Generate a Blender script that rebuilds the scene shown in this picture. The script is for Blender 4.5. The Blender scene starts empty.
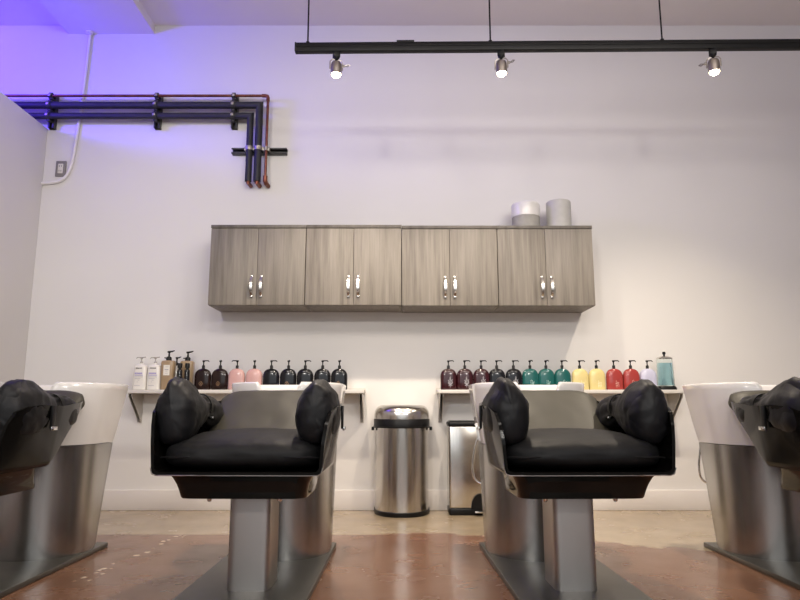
import bpy, bmesh, math, random
from mathutils import Vector, Matrix, noise
random.seed(4)
PI = math.pi
sc = bpy.context.scene
C = sc.collection

# ------------------------------------------------------------------ materials
def new_mat(name):
    m = bpy.data.materials.new(name); m.use_nodes = True
    nt = m.node_tree
    return m, nt, nt.nodes['Principled BSDF']

def setp(b, **k):
    names = dict(color='Base Color', rough='Roughness', metal='Metallic', coat='Coat Weight', coatr='Coat Roughness',
                 trans='Transmission Weight', ior='IOR', spec='Specular IOR Level', sheen='Sheen Weight', alpha='Alpha',
                 em='Emission Color', ems='Emission Strength', aniso='Anisotropic')
    for n, v in k.items():
        if n in ('color', 'em') and len(v) == 3: v = (*v, 1)
        b.inputs[names[n]].default_value = v

def N(nt, t, **k):
    n = nt.nodes.new(t)
    for a, v in k.items(): setattr(n, a, v)
    return n

def noise_tex(nt, scale, detail=3, vec_scale=None, rough=.5):
    tc = N(nt, 'ShaderNodeTexCoord')
    src = tc.outputs['Object']
    if vec_scale:
        mp = N(nt, 'ShaderNodeMapping'); mp.inputs['Scale'].default_value = vec_scale
        nt.links.new(src, mp.inputs['Vector']); src = mp.outputs['Vector']
    t = N(nt, 'ShaderNodeTexNoise'); t.inputs['Scale'].default_value = scale; t.inputs['Detail'].default_value = detail
    t.inputs['Roughness'].default_value = rough
    nt.links.new(src, t.inputs['Vector'])
    return t

def ramp(nt, fac, stops):
    r = N(nt, 'ShaderNodeValToRGB')
    el = r.color_ramp.elements
    while len(el) < len(stops): el.new(.5)
    for e, (p, c) in zip(el, stops):
        e.position = p; e.color = (*c, 1) if len(c) == 3 else c
    nt.links.new(fac, r.inputs['Fac'])
    return r

def simple(name, color, rough=.5, metal=0, vary=.06, nscale=8, bump=0, bscale=60, vec=None, **k):
    m, nt, b = new_mat(name)
    setp(b, color=color, rough=rough, metal=metal, **k)
    t = noise_tex(nt, nscale, 3, vec)
    lo = tuple(max(0, c*(1-vary)) for c in color); hi = tuple(min(1, c*(1+vary)) for c in color)
    r = ramp(nt, t.outputs['Fac'], [(.3, lo), (.7, hi)])
    nt.links.new(r.outputs['Color'], b.inputs['Base Color'])
    if bump:
        t2 = noise_tex(nt, bscale, 4, vec)
        bp = N(nt, 'ShaderNodeBump'); bp.inputs['Strength'].default_value = bump; bp.inputs['Distance'].default_value = .004
        nt.links.new(t2.outputs['Fac'], bp.inputs['Height']); nt.links.new(bp.outputs['Normal'], b.inputs['Normal'])
    return m

M = {}
M['wall'] = simple('painted wall', (.755, .735, .715), .75, vary=.015, nscale=1.5, bump=.05, bscale=90)
M['ceiling'] = simple('painted ceiling', (.80, .755, .745), .85, vary=.015, nscale=1.2)
M['trim'] = simple('painted trim', (.76, .72, .69), .5, vary=.01)
M['black_plastic'] = simple('black plastic', (.006, .006, .0065), .38, vary=.1, spec=.25)
M['black_gloss'] = simple('black lacquer', (.006, .0055, .005), .12, vary=.1, ior=1.22)
M['tray_gloss'] = simple('black lacquer tray', (.008, .007, .006), .08, vary=.1, ior=1.42)
M['nylon'] = simple('black nylon', (.0065, .0065, .0078), .48, vary=.15, bump=.3, bscale=35, spec=.3)
M['leather'] = simple('black vinyl', (.007, .007, .0078), .55, vary=.15, bump=.1, bscale=90, spec=.26)
def creases(m, scale, strength, dist, vec=(1, 1, 1)):
    # soft gathered folds on top of the weave
    nt = m.node_tree; b = nt.nodes['Principled BSDF']
    t = noise_tex(nt, scale, 2, vec, .45); t.inputs['Distortion'].default_value = .7
    a = N(nt, 'ShaderNodeMath', operation='SUBTRACT'); a.inputs[1].default_value = .5; nt.links.new(t.outputs['Fac'], a.inputs[0])
    c = N(nt, 'ShaderNodeMath', operation='ABSOLUTE'); nt.links.new(a.outputs[0], c.inputs[0])
    bp = N(nt, 'ShaderNodeBump'); bp.inputs['Strength'].default_value = strength; bp.inputs['Distance'].default_value = dist
    old = b.inputs['Normal'].links[0].from_socket
    nt.links.new(old, bp.inputs['Normal']); nt.links.new(c.outputs[0], bp.inputs['Height']); nt.links.new(bp.outputs['Normal'], b.inputs['Normal'])
creases(M['nylon'], 4.2, .5, .045, (1, .8, 1.4)); creases(M['leather'], 4, .2, .03, (1.6, .5, 1))
M['taupe'] = simple('taupe vinyl', (.046, .042, .031), .5, vary=.06, bump=.12, bscale=14, spec=.3)
M['steel'] = simple('brushed steel', (.44, .43, .415), .27, 1, vary=.05, nscale=5, vec=(30, 30, 1))
M['steel_bin'] = simple('bin steel', (.60, .57, .53), .22, 1, vary=.05, nscale=5, vec=(40, 40, 1))
M['column'] = simple('satin steel', (.47, .45, .435), .38, 1, vary=.04, nscale=6)
M['plate'] = simple('grey steel plate', (.12, .118, .108), .36, .7, vary=.1, nscale=7)
M['chrome'] = simple('chrome', (.8, .79, .77), .1, 1, vary=.02)
M['nickel'] = simple('satin nickel', (.66, .64, .60), .25, 1, vary=.03)
M['strut'] = simple('dark strut steel', (.05, .05, .045), .45, .5, vary=.2, nscale=30)
M['clampm'] = simple('zinc clamp', (.42, .39, .34), .4, .9, vary=.15, nscale=30)
M['ceramic'] = simple('white ceramic', (.69, .665, .645), .18, vary=.01, coat=.6, coatr=.06)
M['shelf'] = simple('pale laminate', (.66, .63, .59), .45, vary=.04, nscale=5, vec=(1, 8, 8))
M['bracket'] = simple('grey bracket', (.50, .475, .44), .4, .4, vary=.06)
M['insul'] = simple('pipe insulation', (.016, .016, .020), .6, vary=.25, nscale=14, bump=.2, bscale=50)
M['copper'] = simple('aged copper', (.21, .075, .045), .42, .8, vary=.35, nscale=14)
M['conduit'] = simple('painted conduit', (.82, .79, .79), .5, vary=.02)
M['outlet_grey'] = simple('grey outlet plate', (.24, .225, .21), .5, .2, vary=.04)
M['outlet_white'] = simple('cream receptacle', (.72, .69, .60), .4, vary=.02)
M['track'] = simple('black track', (.006, .006, .0065), .45, vary=.1, spec=.22)
M['pot_white'] = simple('white glaze', (.80, .78, .75), .3, vary=.03, nscale=20, coat=.4)
M['pot_band'] = simple('raw grey stoneware', (.36, .345, .32), .8, vary=.06, nscale=30)
M['pot_grey'] = simple('pale grey stoneware', (.55, .535, .505), .6, vary=.04, nscale=25)
M['grey_label'] = simple('pale grey print', (.42, .40, .43), .6, vary=.05)
M['dark_print'] = simple('black print', (.04, .035, .05), .6, vary=.05)
M['lavender_print'] = simple('lavender print', (.36, .31, .60), .6, vary=.05)
M['paper'] = simple('cream label', (.74, .71, .64), .6, vary=.03)
M['gold_print'] = simple('gold foil print', (.36, .22, .12), .5, .1, vary=.05)
M['white_print'] = simple('white print', (.46, .45, .48), .5, vary=.05)
M['pale_red_print'] = simple('pale red print', (.75, .42, .36), .5, vary=.05)
M['cream_print'] = simple('pale yellow print', (.82, .78, .55), .5, vary=.05)
M['teal_print'] = simple('pale teal print', (.42, .62, .58), .5, vary=.05)

def plastic(name, col, rough=.16, **k): return simple(name, col, rough, vary=.04, nscale=20, coat=.2, coatr=.06, **k)
M['b_brown'] = plastic('dark brown bottle', (.014, .0055, .004), spec=.3)
M['b_pink'] = plastic('pink bottle', (.56, .335, .315))
M['b_black'] = plastic('black bottle', (.006, .006, .008), spec=.3)
M['b_burg'] = plastic('burgundy bottle', (.030, .0035, .006))
M['b_teal'] = plastic('teal bottle', (.008, .090, .084))
M['b_yellow'] = plastic('yellow bottle', (.66, .55, .24))
M['b_red'] = plastic('red bottle', (.33, .042, .036))
M['b_lav'] = plastic('lavender bottle', (.52, .52, .66))
M['b_white'] = plastic('white bottle', (.76, .73, .68), .35)
M['b_tan'] = plastic('tan bottle', (.33, .235, .14), .3)
M['clear'] = plastic('frosted clear plastic', (.62, .60, .56), .25, trans=.5)

m, nt, b = new_mat('clear glass'); setp(b, color=(.92, .96, .96), rough=.03, trans=1.0, ior=1.2); M['glass'] = m
m, nt, b = new_mat('blue disinfectant'); setp(b, color=(.6, .84, .9), rough=.06, trans=.85, ior=1.2)
t = noise_tex(nt, 9, 2); r = ramp(nt, t.outputs['Fac'], [(.3, (.50, .78, .86)), (.7, (.58, .84, .90))]); nt.links.new(r.outputs['Color'], b.inputs['Base Color']); M['liquid'] = m

m, nt, b = new_mat('lit bulb'); setp(b, color=(1, .93, .8), em=(1, .86, .62), ems=28)
t = noise_tex(nt, 5, 1); r = ramp(nt, t.outputs['Fac'], [(.3, (1, .84, .6)), (.7, (1, .88, .66))]); nt.links.new(r.outputs['Color'], b.inputs['Emission Color']); M['bulb'] = m
m, nt, b = new_mat('spot lens glass'); setp(b, color=(.75, .68, .6), rough=.2, metal=.6)
M['lamp_metal'] = simple('brushed lamp housing', (.42, .38, .34), .3, 1, vary=.05, nscale=20)

def wood_mat(name, tint):
    m, nt, b = new_mat(name)
    t1 = noise_tex(nt, 3.0, 5, (14, 14, .6), .6)
    t2 = noise_tex(nt, 11, 4, (26, 26, .5), .7)
    t3 = noise_tex(nt, 1.6, 2, (3.2, 3.2, .6))
    mx = N(nt, 'ShaderNodeMath', operation='MULTIPLY_ADD'); mx.inputs[1].default_value = .45
    nt.links.new(t2.outputs['Fac'], mx.inputs[0]); nt.links.new(t1.outputs['Fac'], mx.inputs[2])
    m2 = N(nt, 'ShaderNodeMath', operation='MULTIPLY_ADD'); m2.inputs[1].default_value = .55
    nt.links.new(t3.outputs['Fac'], m2.inputs[0]); nt.links.new(mx.outputs[0], m2.inputs[2])
    a = tuple(c*tint for c in (.128, .112, .094)); c = tuple(c*tint for c in (.212, .189, .162)); d = tuple(c*tint for c in (.282, .254, .221))
    r = ramp(nt, m2.outputs[0], [(.68, a), (.98, c), (1.0, d)])
    mr = N(nt, 'ShaderNodeMapRange'); mr.inputs['From Min'].default_value = .62; mr.inputs['From Max'].default_value = 1.36
    nt.links.new(m2.outputs[0], mr.inputs['Value']); nt.links.new(mr.outputs[0], r.inputs['Fac'])
    r.color_ramp.elements[0].position = .12; r.color_ramp.elements[1].position = .5; r.color_ramp.elements[2].position = .88
    nt.links.new(r.outputs['Color'], b.inputs['Base Color'])
    setp(b, rough=.5, spec=.35)
    bp = N(nt, 'ShaderNodeBump'); bp.inputs['Strength'].default_value = .1; bp.inputs['Distance'].default_value = .002
    nt.links.new(t2.outputs['Fac'], bp.inputs['Height']); nt.links.new(bp.outputs['Normal'], b.inputs['Normal'])
    return m
M['wood'] = wood_mat('grey oak laminate', 1.0)
M['wood_warm'] = wood_mat('grey oak laminate pale', 1.12)
M['wood_dark'] = wood_mat('grey oak laminate edge', .62)

# polished concrete: tan by the wall, worn terracotta stain in front, a trail of pale chips
def floor_mat():
    m, nt, b = new_mat('stained polished concrete')
    L = nt.links.new
    g = N(nt, 'ShaderNodeNewGeometry'); sp = N(nt, 'ShaderNodeSeparateXYZ'); L(g.outputs['Position'], sp.inputs[0])
    def nz(scale, detail, rough=.5):
        t = N(nt, 'ShaderNodeTexNoise'); t.inputs['Scale'].default_value = scale; t.inputs['Detail'].default_value = detail
        t.inputs['Roughness'].default_value = rough; L(g.outputs['Position'], t.inputs['Vector']); return t.outputs['Fac']
    def mth(op, a, b_=None, c=None):
        n = N(nt, 'ShaderNodeMath', operation=op)
        for i, v in enumerate((a, b_, c)):
            if v is None: continue
            if isinstance(v, (int, float)): n.inputs[i].default_value = v
            else: L(v, n.inputs[i])
        return n.outputs[0]
    def mrange(v, a, b_, lo, hi, smooth=True):
        n = N(nt, 'ShaderNodeMapRange'); n.interpolation_type = 'SMOOTHSTEP' if smooth else 'LINEAR'
        L(v, n.inputs['Value'])
        for k, x in zip(('From Min', 'From Max', 'To Min', 'To Max'), (a, b_, lo, hi)): n.inputs[k].default_value = x
        return n.outputs[0]
    edge = mrange(sp.outputs['X'], .75, 1.25, 3.47, 3.12)
    wob = mth('MULTIPLY_ADD', nz(2.2, 5, .6), .36, -.18)
    wob = mth('MULTIPLY', wob, mrange(sp.outputs['X'], -.6, .9, .25, 1.5))
    dist = mth('SUBTRACT', mth('ADD', edge, wob), sp.outputs['Y'])
    mask = mrange(dist, -.015, .03, 0, 1)
    # patches worn through the stain, mostly to the right
    worn = mrange(nz(3.1, 6, .65), .60, .66, 0, 1)
    worn = mth('MULTIPLY', worn, mrange(sp.outputs['X'], .45, 1.0, 0, 1))
    worn = mth('MULTIPLY', worn, mrange(sp.outputs['Y'], 2.5, 3.0, 0, .8))
    mask = mth('MULTIPLY', mask, mth('SUBTRACT', 1.0, worn))
    tan = ramp(nt, nz(4.5, 6, .65), [(.3, (.30, .235, .155)), (.5, (.36, .285, .19)), (.72, (.42, .34, .235))])
    red = ramp(nt, nz(2.6, 7, .65), [(.28, (.168, .080, .045)), (.5, (.204, .099, .057)), (.75, (.238, .124, .075))])
    mx = N(nt, 'ShaderNodeMix', data_type='RGBA'); L(mask, mx.inputs['Factor']); L(tan.outputs['Color'], mx.inputs['A']); L(red.outputs['Color'], mx.inputs['B'])
    # chips along a line
    ax, ay, bx, by = CHIPS
    ln = math.hypot(bx-ax, by-ay); ux, uy = (bx-ax)/ln, (by-ay)/ln
    dx = mth('SUBTRACT', sp.outputs['X'], ax); dy = mth('SUBTRACT', sp.outputs['Y'], ay)
    along = mth('ADD', mth('MULTIPLY', dx, ux), mth('MULTIPLY', dy, uy))
    perp = mth('ABSOLUTE', mth('SUBTRACT', mth('MULTIPLY', dx, uy), mth('MULTIPLY', dy, ux)))
    near = mrange(perp, .022, .034, 1, 0)
    inside = mth('MULTIPLY', mth('GREATER_THAN', along, -.02), mth('LESS_THAN', along, ln))
    vo = N(nt, 'ShaderNodeTexVoronoi'); vo.inputs['Scale'].default_value = 26; L(g.outputs['Position'], vo.inputs['Vector'])
    cell = N(nt, 'ShaderNodeSeparateColor'); L(vo.outputs['Color'], cell.inputs[0])
    chip = mth('MULTIPLY', mrange(vo.outputs['Distance'], .34, .42, 1, 0), mth('GREATER_THAN', cell.outputs[0], .30))
    chip = mth('MULTIPLY', mth('MULTIPLY', chip, near), inside)
    # faint scratches
    mx2 = N(nt, 'ShaderNodeMix', data_type='RGBA'); L(chip, mx2.inputs['Factor']); L(mx.outputs['Result'], mx2.inputs['A']); mx2.inputs['B'].default_value = (.66, .56, .43, 1)
    L(mx2.outputs['Result'], b.inputs['Base Color'])
    L(mrange(nz(6, 5), .3, .7, .17, .30, False), b.inputs['Roughness'])
    setp(b, spec=.4, coat=.12, coatr=.12)
    bp = N(nt, 'ShaderNodeBump'); bp.inputs['Strength'].default_value = .02; bp.inputs['Distance'].default_value = .01
    L(nz(5, 3), bp.inputs['Height']); L(bp.outputs['Normal'], b.inputs['Normal'])
    return m
CHIPS = (-1.115, 3.46, -1.20, 2.55)
M['floor'] = floor_mat()

# ------------------------------------------------------------------ mesh helpers
class MB:
    def __init__(s): s.bm = bmesh.new()
    def merge(s, b2):
        me = bpy.data.meshes.new('tmp'); b2.to_mesh(me); b2.free(); s.bm.from_mesh(me); bpy.data.meshes.remove(me)
    def box(s, x0, x1, y0, y1, z0, z1, bev=0, seg=2, taper=None):
        b = bmesh.new()
        vs = [b.verts.new((x, y, z)) for z in (z0, z1) for y in (y0, y1) for x in (x0, x1)]
        for f in ((0, 2, 3, 1), (4, 5, 7, 6), (0, 1, 5, 4), (2, 6, 7, 3), (0, 4, 6, 2), (1, 3, 7, 5)): b.faces.new([vs[i] for i in f])
        if bev: bmesh.ops.bevel(b, geom=list(b.edges), offset=bev, segments=seg, affect='EDGES', profile=.5)
        s.merge(b); return s
    def rings(s, rings, closed=True, cap0=True, cap1=True):
        bm = s.bm
        R = [[bm.verts.new(p) for p in r] for r in rings]
        n = len(R[0])
        for a, b in zip(R[:-1], R[1:]):
            for i in range(n if closed else n-1):
                j = (i+1) % n
                bm.faces.new((a[i], a[j], b[j], b[i]))
        if cap0: bm.faces.new(list(reversed(R[0])))
        if cap1: bm.faces.new(R[-1])
        return s
    def lathe(s, prof, cx=0, cy=0, n=32, cap0=True, cap1=True):
        return s.rings([[(cx+r*math.cos(2*PI*i/n), cy+r*math.sin(2*PI*i/n), z) for i in range(n)] for r, z in prof], cap0=cap0, cap1=cap1)
    def tube(s, pts, r, n=12, smooth_path=False):
        pts = [Vector(p) for p in pts]
        if smooth_path: pts = catmull(pts)
        rs = r if isinstance(r, (list, tuple)) else [r]*len(pts)
        rings = []; up = None
        for i, p in enumerate(pts):
            t = Vector((0, 0, 0))
            if i > 0: t += (pts[i]-pts[i-1]).normalized()
            if i < len(pts)-1: t += (pts[i+1]-pts[i]).normalized()
            t.normalize()
            if up is None: up = t.orthogonal().normalized()
            up = (up - t*up.dot(t)).normalized(); sd = t.cross(up)
            k = 1.0
            if 0 < i < len(pts)-1:
                t0 = (pts[i]-pts[i-1]).normalized(); t1 = (pts[i+1]-pts[i]).normalized()
                k = 1/max(.5, math.cos(t0.angle(t1)/2)) if t0.angle(t1) > .3 else 1
            if k > 1.05:   # mitre: widen in the bend plane
                t0 = (pts[i]-pts[i-1]).normalized(); t1 = (pts[i+1]-pts[i]).normalized()
                inpl = (t1-t0).normalized()
                rings.append([p + (lambda v: v + inpl*v.dot(inpl)*(k-1))((up*math.cos(2*PI*j/n)+sd*math.sin(2*PI*j/n))*rs[i]) for j in range(n)])
            else:
                rings.append([p+(up*math.cos(2*PI*j/n)+sd*math.sin(2*PI*j/n))*rs[i] for j in range(n)])
        return s.rings(rings)
    def prism_x(s, poly, x0, x1, bev=0):     # poly in (y,z)
        b = bmesh.new()
        a = [b.verts.new((x0, y, z)) for y, z in poly]; c = [b.verts.new((x1, y, z)) for y, z in poly]
        n = len(poly); b.faces.new(a); b.faces.new(list(reversed(c)))
        for i in range(n): b.faces.new((a[i], c[i], c[(i+1) % n], a[(i+1) % n]))
        if bev: bmesh.ops.bevel(b, geom=list(b.edges), offset=bev, segments=2, affect='EDGES')
        s.merge(b); return s
    def ribbon(s, pts, w, y, th=.0006):       # flat printed stroke in the xz plane, facing -y
        for (x0, z0), (x1, z1) in zip(pts[:-1], pts[1:]):
            d = Vector((x1-x0, z1-z0)); 
            if d.length < 1e-6: continue
            d.normalize(); nx, nz = -d.y*w/2, d.x*w/2
            q = [(x0+nx, z0+nz), (x0-nx, z0-nz), (x1-nx, z1-nz), (x1+nx, z1+nz)]
            f = [s.bm.verts.new((a, y-th, b_)) for a, b_ in q]; k = [s.bm.verts.new((a, y, b_)) for a, b_ in q]
            s.bm.faces.new(f); s.bm.faces.new(list(reversed(k)))
            for i in range(4): s.bm.faces.new((f[i], k[i], k[(i+1) % 4], f[(i+1) % 4]))
        return s
    def build(s, name, mat, parent=None, org=(0, 0, 0), sharp=38, mods=None):
        bm = s.bm
        bmesh.ops.recalc_face_normals(bm, faces=bm.faces)
        a = math.radians(sharp)
        for f in bm.faces: f.smooth = True
        for e in bm.edges:
            if len(e.link_faces) == 2 and e.calc_face_angle(0) > a: e.smooth = False
        for v in bm.verts: v.co -= Vector(org)
        me = bpy.data.meshes.new(name); bm.to_mesh(me); bm.free()
        me.materials.append(M[mat] if isinstance(mat, str) else mat)
        o = bpy.data.objects.new(name, me); C.objects.link(o)
        if parent is not None: o.parent = parent
        else: o.location = org
        return o

def catmull(P, k=8):
    out = []
    for i in range(len(P)-1):
        p0 = P[max(i-1, 0)]; p1 = P[i]; p2 = P[i+1]; p3 = P[min(i+2, len(P)-1)]
        for j in range(k):
            t = j/k
            out.append(.5*((2*p1)+(p2-p0)*t+(2*p0-5*p1+4*p2-p3)*t*t+(3*p1-p0-3*p2+p3)*t**3))
    out.append(P[-1]); return out

def lerp(a, b, t): return a+(b-a)*t
def sstep(a, b, x):
    t = max(0, min(1, (x-a)/(b-a))); return t*t*(3-2*t)
def interp(tab, x):      # piecewise smooth table [(x, v...)]
    if x <= tab[0][0]: return tab[0][1:]
    for p, q in zip(tab[:-1], tab[1:]):
        if x <= q[0]:
            t = (x-p[0])/(q[0]-p[0])
            return tuple(lerp(a, b, t) for a, b in zip(p[1:], q[1:]))
    return tab[-1][1:]

def tag(o, label=None, cat=None, group=None, kind=None):
    if label: o['label'] = label
    if cat: o['category'] = cat
    if group: o['group'] = group
    if kind: o['kind'] = kind
    return o
def thing(name, label, cat, loc, group=None):
    o = bpy.data.objects.new(name, None); C.objects.link(o); o.location = loc; o.empty_display_size = .1
    return tag(o, label, cat, group)
def dup(root, loc, label, group=None):
    bpy.context.view_layer.update()
    def cp(o, par):
        c = o.copy(); C.objects.link(c)
        if par is not None: c.parent = par
        for ch in [k for k in o.children]: cp(ch, c)
        return c
    r = cp(root, None); r.location = loc; r['label'] = label
    if group: r['group'] = group
    return r
def struct(o): o['kind'] = 'structure'; return o

# ------------------------------------------------------------------ camera
H = .65; F = 640.; PITCH = math.atan(107/F)
cam = bpy.data.cameras.new('camera'); co = bpy.data.objects.new('camera', cam); C.objects.link(co)
cam.sensor_fit = 'HORIZONTAL'; cam.sensor_width = 36; cam.lens = F/800*36
co.location = (0, 0, H); co.rotation_euler = (PI/2+PITCH, 0, 0); cam.shift_x = 2/800
cam.clip_start = .02
sc.camera = co

# ------------------------------------------------------------------ setting
D = 4.26; CZ = 3.385
mb = MB(); mb.box(-4.6, 4.2, -3.2, D+.1, -.1, 0); struct(mb.build('floor', 'floor'))
mb = MB(); mb.box(-4.6, 4.2, D, D+.12, 0, CZ+.2); struct(mb.build('wall_back', 'wall'))
mb = MB(); mb.box(-4.72, -4.6, -3.2, D+.1, 0, CZ+.2); struct(mb.build('wall_far_left', 'wall'))
mb = MB(); mb.box(4.2, 4.32, -3.2, D+.1, 0, CZ+.2); struct(mb.build('wall_right', 'wall'))
mb = MB(); mb.box(-4.6, -2.60, -3.2, -3.1, 0, CZ+.2); struct(mb.build('wall_light_block', 'wall'))  # unseen wall added to keep ambient light out behind the partition
mb = MB(); mb.box(-2.60, -2.473, -3.1, D, 0, 2.588, .004); struct(mb.build('wall_left', 'wall'))
mb = MB(); mb.box(-4.6, 4.2, -3.2, D, CZ, CZ+.1); struct(mb.build('ceiling', 'ceiling'))
mb = MB(); mb.box(-2.39, -1.765, .2, D, 3.318, CZ); struct(mb.build('trim_1', 'ceiling'))     # shallow soffit box
mb = MB(); mb.box(-2.473, 4.2, D-.015, D, 0, .125, .003); struct(mb.build('baseboard_back', 'trim'))
mb = MB(); mb.box(-2.473, -2.458, -.6, D-.015, 0, .125, .003); struct(mb.build('baseboard_left', 'trim'))

# ------------------------------------------------------------------ wall cabinets
CW = .6075; CX0 = -1.192; CB, CT, CF = 1.278, 1.795, 3.95
def cabinet(i, label, dz=0, dy=0):
    x0 = CX0 + i*CW + .0015; x1 = x0 + CW - .003
    o = ((x0+x1)/2, (CF+D)/2, CB)
    t = thing('wall_cabinet', label, 'cabinet', o, 'grey oak wall cabinets')
    y0 = CF+.020+dy; b = CB+dz; c = CT+dz
    mb = MB()   # carcass: sides, bottom, back, mid shelf
    mb.box(x0, x0+.016, y0, D-.001, b, c-.02, .001); mb.box(x1-.016, x1, y0, D-.001, b, c-.02, .001)
    mb.box(x0+.016, x1-.016, y0, D-.001, b, b+.016); mb.box(x0+.016, x1-.016, D-.012, D-.001, b+.016, c-.02)
    mb.box(x0+.016, x1-.016, y0+.02, D-.012, (b+c)/2, (b+c)/2+.016)
    mb.build('carcass', 'wood', t, o)
    mb = MB(); mb.box(x0-.001, x1+.001, CF-.004+dy, D-.001, c-.02, c, .0015); mb.build('top_panel', 'wood_dark', t, o)
    xm = (x0+x1)/2
    for k, (a, e) in enumerate(((x0+.001, xm-.0012), (xm+.0012, x1-.001))):
        mb = MB(); mb.box(a, e, CF+dy, CF+.0185+dy, b+.001, c-.0225, .0015)
        d = mb.build('door', 'wood_warm' if (i*2+k) in (2, 3, 4) else 'wood', t, o)
        hx = (xm-.030) if k == 0 else (xm+.030); zc = b+.118
        mb = MB()  # arched bow pull with two feet
        pts = []
        for q in range(13):
            u = q/12*2-1
            pts.append((hx, CF+dy-.006-.024*(1-abs(u)**2.6), zc+u*.062))
        rings = []
        for q, p in enumerate(pts):
            u = q/12*2-1; w = .0055+.0035*(1-abs(u)**1.5); th = .0035
            rings.append([(p[0]-w, p[1]-th, p[2]), (p[0]+w, p[1]-th, p[2]), (p[0]+w, p[1]+th, p[2]), (p[0]-w, p[1]+th, p[2])])
        mb.rings(rings)
        for u in (-1, 1): mb.box(hx-.0075, hx+.0075, CF+dy-.010, CF+dy+.002, zc+u*.062-.008, zc+u*.062+.008, .002)
        mb.build('handle', 'nickel', d, o)
    return t
cabinet(0, 'grey oak two-door wall cabinet at the far left of the row', .001)
cabinet(1, 'grey oak two-door wall cabinet second from left, paler doors', .001)
cabinet(2, 'grey oak two-door wall cabinet second from right, beside the dark middle gap', -.003, .002)
cabinet(3, 'grey oak two-door wall cabinet at right end under the two pots', -.003, .002)

# pots on the cabinets
def superprof(R, z0, z1, rb, rt, n=6):
    pr = [(R-rb, z0)]
    for i in range(1, n+1): a = -PI/2+PI/2*i/n; pr.append((R-rb+rb*math.cos(a), z0+rb+rb*math.sin(a)))
    for i in range(n+1): a = PI/2*i/n; pr.append((R-rt+rt*math.cos(a), z1-rt+rt*math.sin(a)))
    return pr
PZ = CT-.003
t = thing('ceramic_pot', 'low white glazed pot with grey lower band on the right cabinet', 'pot', (.846, 4.09, PZ), 'pots on top of the cabinets')
o = (.846, 4.09, PZ)
mb = MB(); mb.lathe(superprof(.091, PZ, PZ+.093, .012, .001), o[0], o[1], 48, True, True); mb.build('lower_band', 'pot_band', t, o)
mb = MB(); mb.lathe([(.0905, PZ+.091)]+superprof(.0935, PZ+.092, PZ+.192, .002, .024)+[(.066, PZ+.189), (.06, PZ+.11), (.0, PZ+.11)], o[0], o[1], 48, True, False); mb.build('glazed_body', 'pot_white', t, o)
t = thing('ceramic_pot', 'plain pale grey straight-sided pot nearest the right cabinet end', 'pot', (1.065, 4.09, PZ), 'pots on top of the cabinets')
o = (1.065, 4.09, PZ)
mb = MB(); mb.lathe(superprof(.080, PZ, PZ+.202, .012, .010)+[(.068, PZ+.200), (.066, PZ+.03), (0, PZ+.03)], o[0], o[1], 48, True, False); mb.build('pot_body', 'pot_grey', t, o)
mb = MB(); mb.lathe([(.0815, PZ), (.0865, PZ+.004), (.0865, PZ+.016), (.0815, PZ+.018)], o[0], o[1], 48); mb.build('saucer', 'pot_white', t, o)

# ------------------------------------------------------------------ shelves and brackets
SZ = .757
def shelf(x0, x1, bx, label):
    o = ((x0+x1)/2, D, SZ-.022)
    t = thing('wall_shelf', label, 'shelf', o, 'narrow pale wall shelves')
    mb = MB(); mb.box(x0, x1, 4.045, D-.001, SZ-.022, SZ, .002); mb.build('plank', 'shelf', t, o)
    mb = MB(); mb.box(x0, x1, D-.012, D-.001, SZ, SZ+.018, .002); mb.build('back_ledge', 'shelf', t, o)
    for x in bx:
        b = SZ-.022; w = .011
        mb = MB()
        mb.box(x-w, x+w, D-.005, D-.001, b-.185, b, .001)                 # wall leg
        mb.box(x-w, x+w, 4.065, D-.005, b-.004, b, .001)                  # arm
        mb.prism_x([(D-.006, b-.004), (4.070, b-.004), (4.070, b-.020), (D-.045, b-.150), (D-.022, b-.183), (D-.006, b-.183)], x-w, x-w+.003)
        mb.prism_x([(D-.006, b-.004), (4.070, b-.004), (4.070, b-.020), (D-.045, b-.150), (D-.022, b-.183), (D-.006, b-.183)], x+w-.003, x+w)
        br = mb.build('bracket', 'bracket', t, o)
        for zz in (b-.165, b-.03):
            mb = MB(); mb.rings([[(x+.005*math.cos(a*PI/4), yy, zz+.005*math.sin(a*PI/4)) for a in range(8)] for yy in (D-.005, D-.009)])
            mb.build('screw', 'clampm', br, o)
shelf(-1.705, -.214, (-1.685, -.235), 'narrow pale shelf behind the left chairs, holding brown, pink and black bottles')
shelf(.250, 1.802, (.275, 1.782), 'narrow pale shelf behind the right chairs, holding burgundy to blue bottles')

# ------------------------------------------------------------------ bottles
def sring(cx, cy, z, hw, hd, ex=3.2, n=36):
    r = []
    for i in range(n):
        a = 2*PI*i/n; c, s_ = math.cos(a), math.sin(a)
        r.append((cx+hw*math.copysign(abs(c)**(2/ex), c), cy+hd*math.copysign(abs(s_)**(2/ex), s_), z))
    return r
def pump(mb, z, k=1, ang=0, stem=.03, collar=.026):
    mb.lathe([(.0125*k, z-.004), (.0125*k, z), (.0095*k, z+.004), (.0095*k, z+collar-.004), (.007*k, z+collar)], n=20)
    mb.lathe([(.0038*k, z+collar), (.0038*k, z+collar+stem-.012), (.0085*k, z+collar+stem-.006), (.0095*k, z+collar+stem), (.004*k, z+collar+stem+.002)], n=16)
    L = .036*k; zt = z+collar+stem-.0015
    c, s_ = math.cos(ang), math.sin(ang)
    mb.tube([(-.006*c, -.006*s_, zt), (L*.8*c, L*.8*s_, zt+.001), (L*c, L*s_, zt-.006)], [.0042*k, .0034*k, .0026*k], 10)
PROTO = {}
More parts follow.
